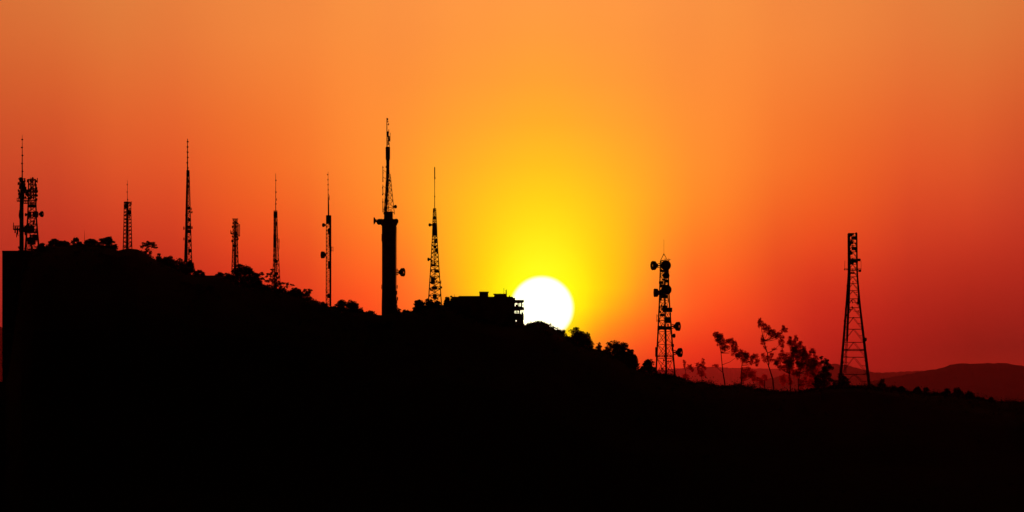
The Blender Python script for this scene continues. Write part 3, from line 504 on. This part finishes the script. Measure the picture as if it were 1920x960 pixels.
# ---------------------------------------------------------------- trees
def clump(mb, c, rx, rz, n, l, rng, spiky=False):
    for _ in range(n):
        while True:
            q = Vector((rng.uniform(-1, 1), rng.uniform(-1, 1), rng.uniform(-1, 1)))
            if q.length < 1: break
        k = rng.uniform(.7, 1.35)
        mb.leaf((c[0]+q.x*rx, c[1]+q.y*rx*.9, c[2]+q.z*rz), l*k, l*k*.6, rng)
def tree(label, px, clumps, leaf='leaf', group='trees along the hill crest', dy=0.0, trunk=None, base=None, name='tree', dens=1.0, lsz=.34, tw=.16, spiky=0, cat='tree', grow=1.0):
    """clumps: (px, row, rx px, rz px); trunk: list of (px,row) above the base"""
    Y = YC+dy; s = K*Y; rng = random.Random(int(px*7)+len(label))
    x0 = ((base or px)-960)*s; z0 = hill_z(x0, Y)-.35
    o = empty(name, (x0, Y, z0), label, cat, group)
    L = lambda p, r, d=0.0: Vector(((p-960)*s-x0, d, ZC+(HR-r)*s-z0))
    cr, tk = MB(), MB(); cs = []
    for p, r, rx, rz in clumps:
        rx *= grow; rz *= grow; d = rng.uniform(-.5, .5)*rx*s; c = L(p, r, d); cs.append((c, rx*s, rz*s))
        area = math.pi*rx*rz*s*s
        # an uneven clump: a core with smaller tufts budding from its rim
        clump(cr, c, rx*s*.8, rz*s*.8, int(dens*area*2.2/(lsz*lsz*.3))+6, lsz, rng)
        for _ in range(3 if rx < 4 else 6):
            a = rng.uniform(0, 6.283); f = rng.uniform(.32, .52)
            q = c+Vector((math.cos(a)*rx*s*.8, rng.uniform(-.4, .4)*rx*s, math.sin(a)*rz*s*.8+.06*rz*s))
            clump(cr, q, rx*s*f, rz*s*f*.8, int(dens*area*f*f*2.4/(lsz*lsz*.3))+4, lsz, rng)
        for _ in range(int(spiky*area*2)+0):
            w = Vector((rng.uniform(-.8, .8), rng.uniform(-.6, .6), rng.uniform(.1, 1)))
            cr.blade(c+Vector((rng.uniform(-.5, .5)*rx*s, 0, rng.uniform(-.3, .6)*rz*s)), w, rng.uniform(.5, 1.1), .13)
    top = max(cs, key=lambda q: q[0].z); zm = min(q[0].z for q in cs); cx = sum(q[0].x for q in cs)/len(cs)
    if trunk: pts = [Vector((0, 0, -.8))]+[L(*q) for q in trunk]
    else:
        h = max(.6, zm*.75); pts = [Vector((0, 0, -.8)), Vector((cx*.2, 0, h*.5)), Vector((cx*.6, 0, h)), top[0].lerp(Vector((cx, 0, h)), .3)]
    k = len(pts); tk.path(pts, [tw*(1-.65*i/(k-1)) for i in range(k)], 6)
    for c, rx, rz in cs:
        p = min(pts[1:], key=lambda q: (c-q).length+(6 if q.z > c.z else 0)); m = p.lerp(c, .5)+Vector((rng.uniform(-.1, .1), 0, -.08*(c-p).length))
        tk.path([p, m, c], [tw*.42, tw*.3, tw*.15], 4)
    tk.build('trunk', 'bark', o); cr.build('crown', leaf, o); return o
def auto(px, top, w, h, style, seed):
    """clump list for a crown of w x h px whose top is at row top"""
    rng = random.Random(seed*31+int(px)); out = []
    if style == 'umb':
        n = max(4, int(w/4))
        for i in range(n):
            u = (i+.5)/n*2-1; u += rng.uniform(-.12, .12); rx = w*rng.uniform(.17, .24)
            rz = rx*rng.uniform(.55, .75)
            out.append((px+u*(w*.5-rx*.8), top+rz+abs(u)**1.6*h*.4+rng.uniform(0, h*.1), rx, rz))
        out.append((px+rng.uniform(-.08, .08)*w, top+h*.3, w*.3, h*.2))
        for i in range(max(1, n//2)):
            rx = w*rng.uniform(.12, .2); out.append((px+rng.uniform(-.3, .3)*w, top+h*rng.uniform(.45, .8), rx, rx*.7))
    elif style == 'cone':
        for i in range(6):
            f = (i+.3)/6; rx = w*.5*(.2+.8*f); out.append((px+rng.uniform(-.05, .05)*w, top+h*(.06+.85*f), rx*.85, h*.13))
    else:
        n = max(5, int(w*h/55)); n = min(n, 16)
        for i in range(n):
            a = rng.uniform(0, 6.283); q = math.sqrt(rng.random())*.95; rx = min(w, h)*rng.uniform(.17, .28); rz = rx*rng.uniform(.65, .95)
            x = px+math.cos(a)*q*(w*.5-rx*.85); y = top+h*.5+math.sin(a)*q*(h*.5-rz*.9)
            out.append((x, y, rx, rz))
        rx = w*.26; out.append((px+rng.uniform(-.1, .1)*w, top+rx*.75, rx, rx*.75)); out.append((px, top+h*.45, w*.38, h*.34))
    return out
TREES = [  # px, top row, width, height, style, label
 (78, 456, 18, 16, 'round', 'small dark bush tucked against the foot of the crowded lattice tower'),
 (103, 447.5, 26, 26, 'umb', 'broad low tree, first full dome right of the two leftmost masts'),
 (121, 450, 22, 22, 'umb', 'low tree joined to the right of the first broad dome at left'),
 (141.5, 443.5, 15, 20, 'umb', 'small puff topped tree poking up just left of the thin whip pole'),
 (148, 454, 24, 18, 'round', 'low bushy tree at the foot of the thin whip pole'),
 (170, 447, 25, 26, 'umb', 'umbrella crowned tree just right of the thin whip pole'),
 (200, 443, 29, 32, 'umb', 'tallest umbrella tree of the far left row, before the bare knoll'),
 (214, 459, 15, 14, 'umb', 'little drooping tree on the left edge of the bare knoll'),
 (279.5, 453, 29, 30, 'umbthin', 'lone umbrella tree on a thin bare trunk right of the knoll'),
 (272, 471, 14, 12, 'round', 'small shrub under the lone umbrella tree on its left'),
 (298, 474, 11, 18, 'umb', 'tiny tuft headed tree just right of the lone umbrella tree'),
 (313, 480.5, 33, 34, 'round', 'flat topped dense tree between the tiny tuft tree and the tall slender tower'),
 (336, 485, 26, 34, 'round', 'dense tree touching the left foot of the tall slender tower'),
 (354, 489, 24, 36, 'round', 'dark tree hiding the base of the tall slender tower'),
 (374, 506, 20, 14, 'umb', 'flat little tree over the roof of the low hut'),
 (413, 509, 18, 16, 'umb', 'ragged small tree at the right end of the low flat roofed hut'),
 (427, 512, 24, 34, 'round', 'rounded tree between the low hut and the biggest round tree'),
 (456, 496, 46, 50, 'big', 'biggest round tree, a high dome at the foot of the stub tower'),
 (478, 512, 26, 34, 'round', 'sloping tree on the right shoulder of the biggest round tree'),
 (491, 511, 24, 30, 'leafy', 'open leafy tree left of the hair fine needle tower'),
 (509, 508, 22, 36, 'leafy', 'open leafy tree with a raised tuft round the foot of the hair fine needle tower'),
 (524, 522, 20, 30, 'leafy', 'loose leafy tree on the right foot of the hair fine needle tower'),
 (540, 529.5, 32, 20, 'umb', 'slanting umbrella tree with a long branch to the right, below the hair fine needle tower'),
 (553, 540.5, 30, 34, 'round', 'rounded tree between the slanting umbrella tree and the spiky tree'),
 (573, 541, 26, 40, 'spiky', 'spiky leaved tree left of the tower with two drum dishes'),
 (590, 564, 16, 18, 'leafy', 'low shrub right below the spiky leaved tree'),
 (605, 567, 22, 18, 'round', 'low bush at the left foot of the tower with two drum dishes'),
 (625, 574, 18, 16, 'round', 'low bush at the right foot of the tower with two drum dishes'),
 (640, 562.5, 24, 32, 'leafy', 'left hand bush of the pair between the drum dish tower and the concrete tower'),
 (661, 563, 28, 34, 'leafy', 'fuller right hand bush of the pair between the drum dish tower and the concrete tower'),
 (676, 575, 16, 22, 'spiky', 'spiky shrub right of the pair of bushes left of the concrete tower'),
 (693, 582.5, 26, 14, 'leafy', 'low spreading shrub nearest the concrete tower on its left'),
 (748, 578, 10, 18, 'leafy', 'thin shrub against the right foot of the concrete tower'),
 (762, 580.5, 20, 12, 'leafy', 'low ragged shrub between the concrete tower and the tapering tower'),
 (776, 582, 10, 10, 'leafy', 'lowest shrub in the gap left of the tapering tower'),
 (786, 562, 22, 32, 'round', 'round tree just left of the tapering tower with a long needle'),
 (805, 561, 24, 28, 'round', 'round tree covering the left foot of the tapering tower with a long needle'),
 (821, 564, 18, 24, 'round', 'tree between the tapering tower and the flat roofed building'),
 (840, 557, 17, 26, 'round', 'small bush climbing the left corner of the flat roofed building'),
 (1003, 604, 34, 16, 'round', 'mounded bush silhouetted against the lower part of the sun'),
 (1016, 601.5, 20, 12, 'spiky', 'feathery shrub curling in front of the sun disc'),
 (1035, 615, 18, 12, 'leafy', 'low shrub under the right rim of the sun'),
 (1052, 618, 20, 16, 'leafy', 'ragged shrub just below the right edge of the sun'),
 (1064, 629, 18, 16, 'leafy', 'open twiggy shrub left of the lacy round tree'),
 (1084, 615.5, 38, 46, 'lacy', 'lacy round tree full of holes downhill of the sun'),
 (1103, 624, 30, 44, 'cone', 'taller pointed tree right of the lacy round tree'),
 (1122.5, 643, 24, 26, 'cone', 'shorter pointed tree in the dip right of the sun'),
 (1152, 637, 33, 44, 'lacy', 'tall lacy tree, highest of the clump left of the relay tower'),
 (1168, 642.5, 24, 40, 'lacy', 'upright tree right of the tallest lacy tree, left of the relay tower'),
 (1181, 655, 24, 40, 'round', 'sloping tree at the low right end of the lacy clump'),
 (1192, 669, 14, 24, 'leafy', 'thin ragged shrub at the downhill end of the lacy clump'),
 (1204, 686, 10, 12, 'leafy', 'tiny shrub left of the small tree by the relay tower'),
 (1216, 674, 22, 34, 'lacy', 'small round tree at the left foot of the relay tower'),
 (1653, 711, 15, 22, 'round', 'small upright bush right of the rightmost tower'),
 (1634, 722, 24, 12, 'round', 'low bush at the right foot of the rightmost tower'),
 (1671, 725, 26, 14, 'round', 'low rounded bush second right of the rightmost tower'),
 (1689, 725.5, 18, 16, 'round', 'small peaked bush left of the wide hedge like bushes at right'),
 (1720, 726.5, 22, 18, 'round', 'wide bush on the right hand slope above the dark red hills'),
 (1737, 727, 13, 20, 'round', 'round headed bush left of the notch in the right hand slope'),
 (1755, 735, 20, 14, 'leafy', 'see through scrubby bush in the notch of the right hand slope'),
 (1774, 729.5, 17, 18, 'round', 'left bump of the double bush right of the notch'),
 (1795, 728, 22, 22, 'round', 'taller right bump of the double bush right of the notch'),
 (1817, 734, 20, 18, 'round', 'bush stepping down the slope right of the double bush'),
 (1838, 745, 18, 12, 'leafy', 'low scrub near the right edge below the red hills'),
 (1859, 742.5, 13, 16, 'spiky', 'small spiky shrub near the right edge of the slope'),
 (1903, 754, 20, 8, 'leafy', 'lowest shrub at the far right edge of the picture'),
]
EXPLICIT = {  # the open leafy trees round the hair fine needle tower: clumps, row of the undergrowth
 491: ([(490, 513.5, 6, 3), (485.6, 516, 4, 2.8), (481, 518, 4, 3.5), (500, 518, 3.5, 2.4), (492.5, 523, 4, 2.6), (489, 528, 5, 2.8), (498, 527, 3, 2), (482, 527, 4, 3)], 537, dict(dens=.9, lsz=.3, spiky=1)),
 509: ([(505, 514.5, 5, 3), (509.5, 511, 3, 2), (510.5, 506, 4.2, 1.9), (510, 525, 7, 3.4), (503, 527.5, 4, 2.5), (516, 516, 3.2, 4.5), (507, 519, 3, 1.8), (515, 530, 4, 2.6)], 538, dict(dens=.9, lsz=.3, spiky=1)),
 524: ([(521, 520.8, 4, 2.2), (518, 525, 3, 2.5), (522, 530, 3, 3), (526, 537, 4, 3), (519, 535, 4, 3)], 543, dict(dens=.8, lsz=.3, spiky=1)),
 540: ([(530, 531.5, 6.5, 2.2), (525, 533, 3, 1.8), (539, 532.5, 4, 2.6), (546, 534, 4.5, 1.4), (551, 535.6, 2.4, .8), (538, 538, 2.5, 3), (534, 545, 4, 3), (541, 547, 3, 3)], 551, dict(dens=1.0, lsz=.28, spiky=.4)),
 573: ([(572, 546, 4, 4), (580.5, 545.5, 4.5, 3.4), (577.5, 551, 6, 5), (581, 558.5, 4.5, 3), (573, 556, 8, 7), (566, 553, 5, 6)], 566, dict(dens=.8, lsz=.32, spiky=7))}
BUSH = {'bush', 'shrub', 'scrub'}
for i, (px, top, w, h, style, label) in enumerate(TREES):
    rg = random.Random(i+11); dy = rg.uniform(-7, 7)
    kind = 'bush' if any(k in label.split(',')[0].split() for k in ('bush', 'shrub', 'scrub')) else 'tree'
    if style == 'umbthin':
        tree(label, px, [(266, 463, 4, 3), (271, 458.5, 6, 4), (278, 456, 6, 3.5), (284, 456.5, 6, 4), (289, 460, 5, 3), (292, 464.5, 4, 1.8), (277, 462, 5, 3), (276, 469, 4, 4), (283, 473.5, 3.5, 4), (286, 463, 3.5, 2)], dy=dy, base=282, trunk=[(282, 480), (281, 470), (279, 462)], tw=.1)
        continue
    if px in EXPLICIT:
        cl, lo, kw = EXPLICIT[px]
        for e in range(-2, 3): cl.append((px+e*w*.2, lo, w*.16, 4)); cl.append((px+e*w*.18, lo+6, w*.2, 5))
        tree(label, px, cl, dy=dy*.4, name=kind, cat=kind, group='trees and bushes along the hill crest', tw=.14, **kw); continue
    kw = dict(dens=1.0, lsz=.34, spiky=.7)
    if style == 'umb' and px < 230: w *= 1.22
    if style in ('lacy', 'round') and 1050 < px < 1230: w *= 1.2
    if style == 'leafy': cl = auto(px, top, w, h, 'round', i); kw = dict(dens=.5, lsz=.42, spiky=.8)
    elif style == 'lacy': cl = auto(px, top, w, h, 'round', i)[:-1]; kw = dict(dens=.62, lsz=.36, spiky=1)
    elif style == 'spiky': cl = auto(px, top+2, w*.85, h, 'round', i); kw = dict(dens=.6, lsz=.36, spiky=4)
    elif style == 'big':
        cl = [(456, 503, 13, 7), (448, 509, 10, 8), (464, 505, 9, 8), (470, 513, 9, 8), (440, 517, 9, 8), (456, 516, 14, 11), (474, 522, 9, 7), (447, 528, 12, 9), (463, 529, 12, 10), (436, 526, 8, 8), (478, 531, 7, 8), (456, 540, 14, 9)]
    else: cl = auto(px, top, w, h, style, i)
    if style != 'cone' and not (style == 'umb' and px < 230):      # foliage down to the slope
        low = interp(px, CREST); bot = min(low, top+h+6); q = top+h*.55
        while q < bot+2:
            for e in ((-.3, .1) if style == 'lacy' and q < bot-8 else (-.33, 0, .33)): cl.append((px+e*w+rg.uniform(-.08, .08)*w, q+rg.uniform(-1, 1)+e*3, w*.2, max(2, w*.13)))
            q += max(3.5, w*.24)
    tree(label, px, cl, dy=dy, name=kind, cat=kind, grow=1.2 if px > 1630 else 1.1, group='trees and bushes along the hill crest', tw=.12 if kind == 'bush' else .17, **kw)

# wind swept russet trees between the relay tower and the rightmost tower
RG = 'wind swept russet trees right of the relay tower'
def red(label, base, clumps, trunk, **kw):
    tree(label, base, clumps, leaf='redleaf', group=RG, base=base, trunk=trunk, dens=kw.pop('dens', .5), lsz=.3, tw=kw.pop('tw', .22), grow=kw.pop('grow', 1.4), spiky=6, **kw)
red('leaning russet tree with one bare curved trunk, its crown streaming right', 1361, [(1342.5, 629, 3, 4), (1346, 632.5, 5, 5), (1351, 637, 5, 5.5), (1356, 646, 4, 6), (1359, 652, 3, 3.5), (1348, 642, 3, 5), (1364, 641, 2.5, 3), (1372, 642, 4, 5), (1376.5, 646, 3.5, 3.5), (1375, 660, 3, 6), (1380, 653, 2.5, 4.5), (1366, 652, 2, 3), (1342, 686, 4, 1.6), (1383, 668, 2.5, 4)],
    [(1358, 712), (1355.5, 698), (1354, 684), (1352, 662), (1349, 645)], dy=3, grow=1.75)
red('low russet tree with a rounded broken crown between the leaning tree and the tallest one', 1390, [(1389, 662, 5, 4.5), (1394, 670, 6, 7), (1401, 667, 4, 4), (1397, 678, 4, 3), (1416, 670, 4, 4.5), (1411, 672, 3, 3), (1420, 679, 3, 5), (1384, 667, 2.5, 2.5), (1408, 680, 3, 3), (1399, 700, 8, 7), (1412, 705, 5, 7), (1393, 708, 4, 5)],
    [(1390, 715), (1390, 700), (1391, 685), (1393, 674)], dy=-2, grow=1.65)
red('small russet shrub with a single tuft on the horizon behind the low russet tree', 1434, [(1434, 709, 4.5, 4.5), (1423, 713, 4.5, 5), (1428, 718, 4, 4)], [(1433.5, 724), (1434, 714)], dy=5)
red('tallest russet tree with a ragged peak and crown sweeping down to the right', 1452, [(1424, 602, 2, 5), (1426, 606, 4, 4), (1423, 612, 1.8, 3), (1433, 612.5, 5, 4.5), (1440, 619, 6.5, 6.5), (1446, 626, 6, 6), (1452, 629, 4, 4), (1459.5, 627, 4, 4), (1457, 633, 3, 3), (1468.5, 614.5, 3, 3), (1472, 620, 4, 4), (1466, 622, 2, 3), (1465, 632, 4, 3), (1465, 643, 4, 8), (1431.5, 641, 4, 5), (1429, 634, 2, 4), (1440, 674, 8, 5), (1431, 668, 2.5, 5), (1447, 667, 2.5, 4), (1434, 652, 2, 4), (1452, 655, 4, 1.2)],
    [(1449, 711), (1441, 686), (1439, 662), (1432, 640), (1427, 612)], dy=0, tw=.22)
red('bushy russet tree with many clumps right of the tallest russet tree', 1482, [(1460, 677, 5, 7), (1472, 671, 9, 8), (1478, 680, 7, 6), (1481, 638, 3, 5), (1486, 646, 7, 8), (1492, 635, 3, 5.5), (1497, 651, 7.5, 8), (1502, 661, 7, 6), (1489, 657, 5, 5), (1507, 653, 3, 3.5), (1455, 682, 3, 4), (1480, 693, 5, 6), (1486, 664, 3, 4), (1467, 660, 2.5, 3), (1491, 669, 8, 8), (1484, 682, 6, 7), (1474, 690, 6, 5), (1492, 700, 5, 6), (1463, 690, 4, 4), (1468, 712, 5, 8), (1480, 714, 4, 7)],
    [(1482, 720), (1480, 700), (1482, 680), (1487, 660)], dy=-3, dens=.65, tw=.2)
red('dense russet tree sloping down to the dark pillar shaped tree', 1498, [(1512, 674, 10, 8), (1506, 666, 6, 6), (1522, 680, 7, 7), (1523, 658, 4.5, 3), (1527, 663, 2.5, 4), (1519, 663, 2, 4), (1529, 672, 4.5, 5), (1503, 689, 6, 5), (1514, 690, 8, 5), (1497, 684, 4, 6), (1534, 683, 4, 5), (1509, 712, 4, 4), (1495, 702, 5, 5), (1500, 674, 7, 8), (1520, 689, 8, 7), (1529, 697, 6, 8), (1516, 702, 6, 5), (1530, 711, 6, 8), (1503, 722, 6, 7), (1520, 718, 6, 8)],
    [(1497, 722), (1499, 700), (1506, 682)], dy=2, dens=.7, tw=.2)
red('tiny russet shrub nearest the relay tower on its right', 1285, [(1283, 680, 2.5, 4), (1283, 687, 1.5, 3), (1285, 706, 5, 3.5), (1292.5, 688, 4, 4), (1297, 692, 3, 4)], [(1286, 706), (1285, 694), (1284, 684)], dy=4, tw=.1, dens=.5)
red('tiny upright russet shrub beneath the open sky right of the relay tower', 1316, [(1307, 685, 2.8, 4), (1318, 680, 2.8, 7), (1315, 688, 4, 4), (1321, 690, 2.5, 3), (1315, 700, 6, 5), (1309, 694, 2, 4)], [(1316, 708), (1316, 696), (1318, 684)], dy=-4, tw=.1, dens=.5)
tree('dark pillar shaped tree at the right end of the russet trees', 1546, [(1540, 671, 3, 5), (1547, 679, 7, 7), (1553, 688, 8, 9), (1545, 699, 8, 10), (1537, 707, 10, 10), (1550, 711, 10, 12), (1543, 720, 13, 9), (1532, 722, 9, 8)], base=1546, group=RG, trunk=[(1546, 718), (1547, 700), (1546, 685)])
tree('dark mound shaped tree covering the left foot of the rightmost tower', 1578, [(1576, 707.5, 7, 7), (1582, 716, 10, 9), (1571, 719, 9, 9), (1589, 725, 8, 8), (1578, 725, 14, 8), (1564, 726, 7, 6)], base=1578, dy=-12, trunk=[(1578, 722), (1577, 712)], group='trees and bushes along the hill crest')
# low scrub over the whole slope
rg = random.Random(77); g = MB()
for i in range(2600):
    px = rg.uniform(20, 1960); t = -abs(rg.gauss(0, 1))*rg.choice((4, 40, 160)); t = max(-480, t)
    if t > -60 and (215 < px < 270 or 362 < px < 420 or 700 < px < 745): t -= 70
    x = (px-960)*K*YC; z = hill_z(x, YC+t); r = rg.uniform(.5, 1.1)
    for k in range(9):
        p = (x+rg.gauss(0, .6)*r, YC+t+rg.gauss(0, .6)*r, z+abs(rg.gauss(.1, .3))*r); g.leaf(p, rg.uniform(.4, .9), .35, rg)
for i in range(900):      # ragged scrub along the skyline of the lower slope
    px = rg.uniform(1225, 1935); x = (px-960)*K*YC; y = YC+rg.uniform(-6, 3); z = hill_z(x, y); r = rg.choice((.5, .7, 1.0, 1.6))*(.6+.8*abs(math.sin(px*.11)*math.sin(px*.037)))
    for k in range(14):
        g.leaf((x+rg.gauss(0, .5)*r, y+rg.gauss(0, .5)*r, z+abs(rg.gauss(.15, .55))*r), rg.uniform(.3, .6), .25, rg)
g.build('ground_cover', 'leaf', kind='stuff')
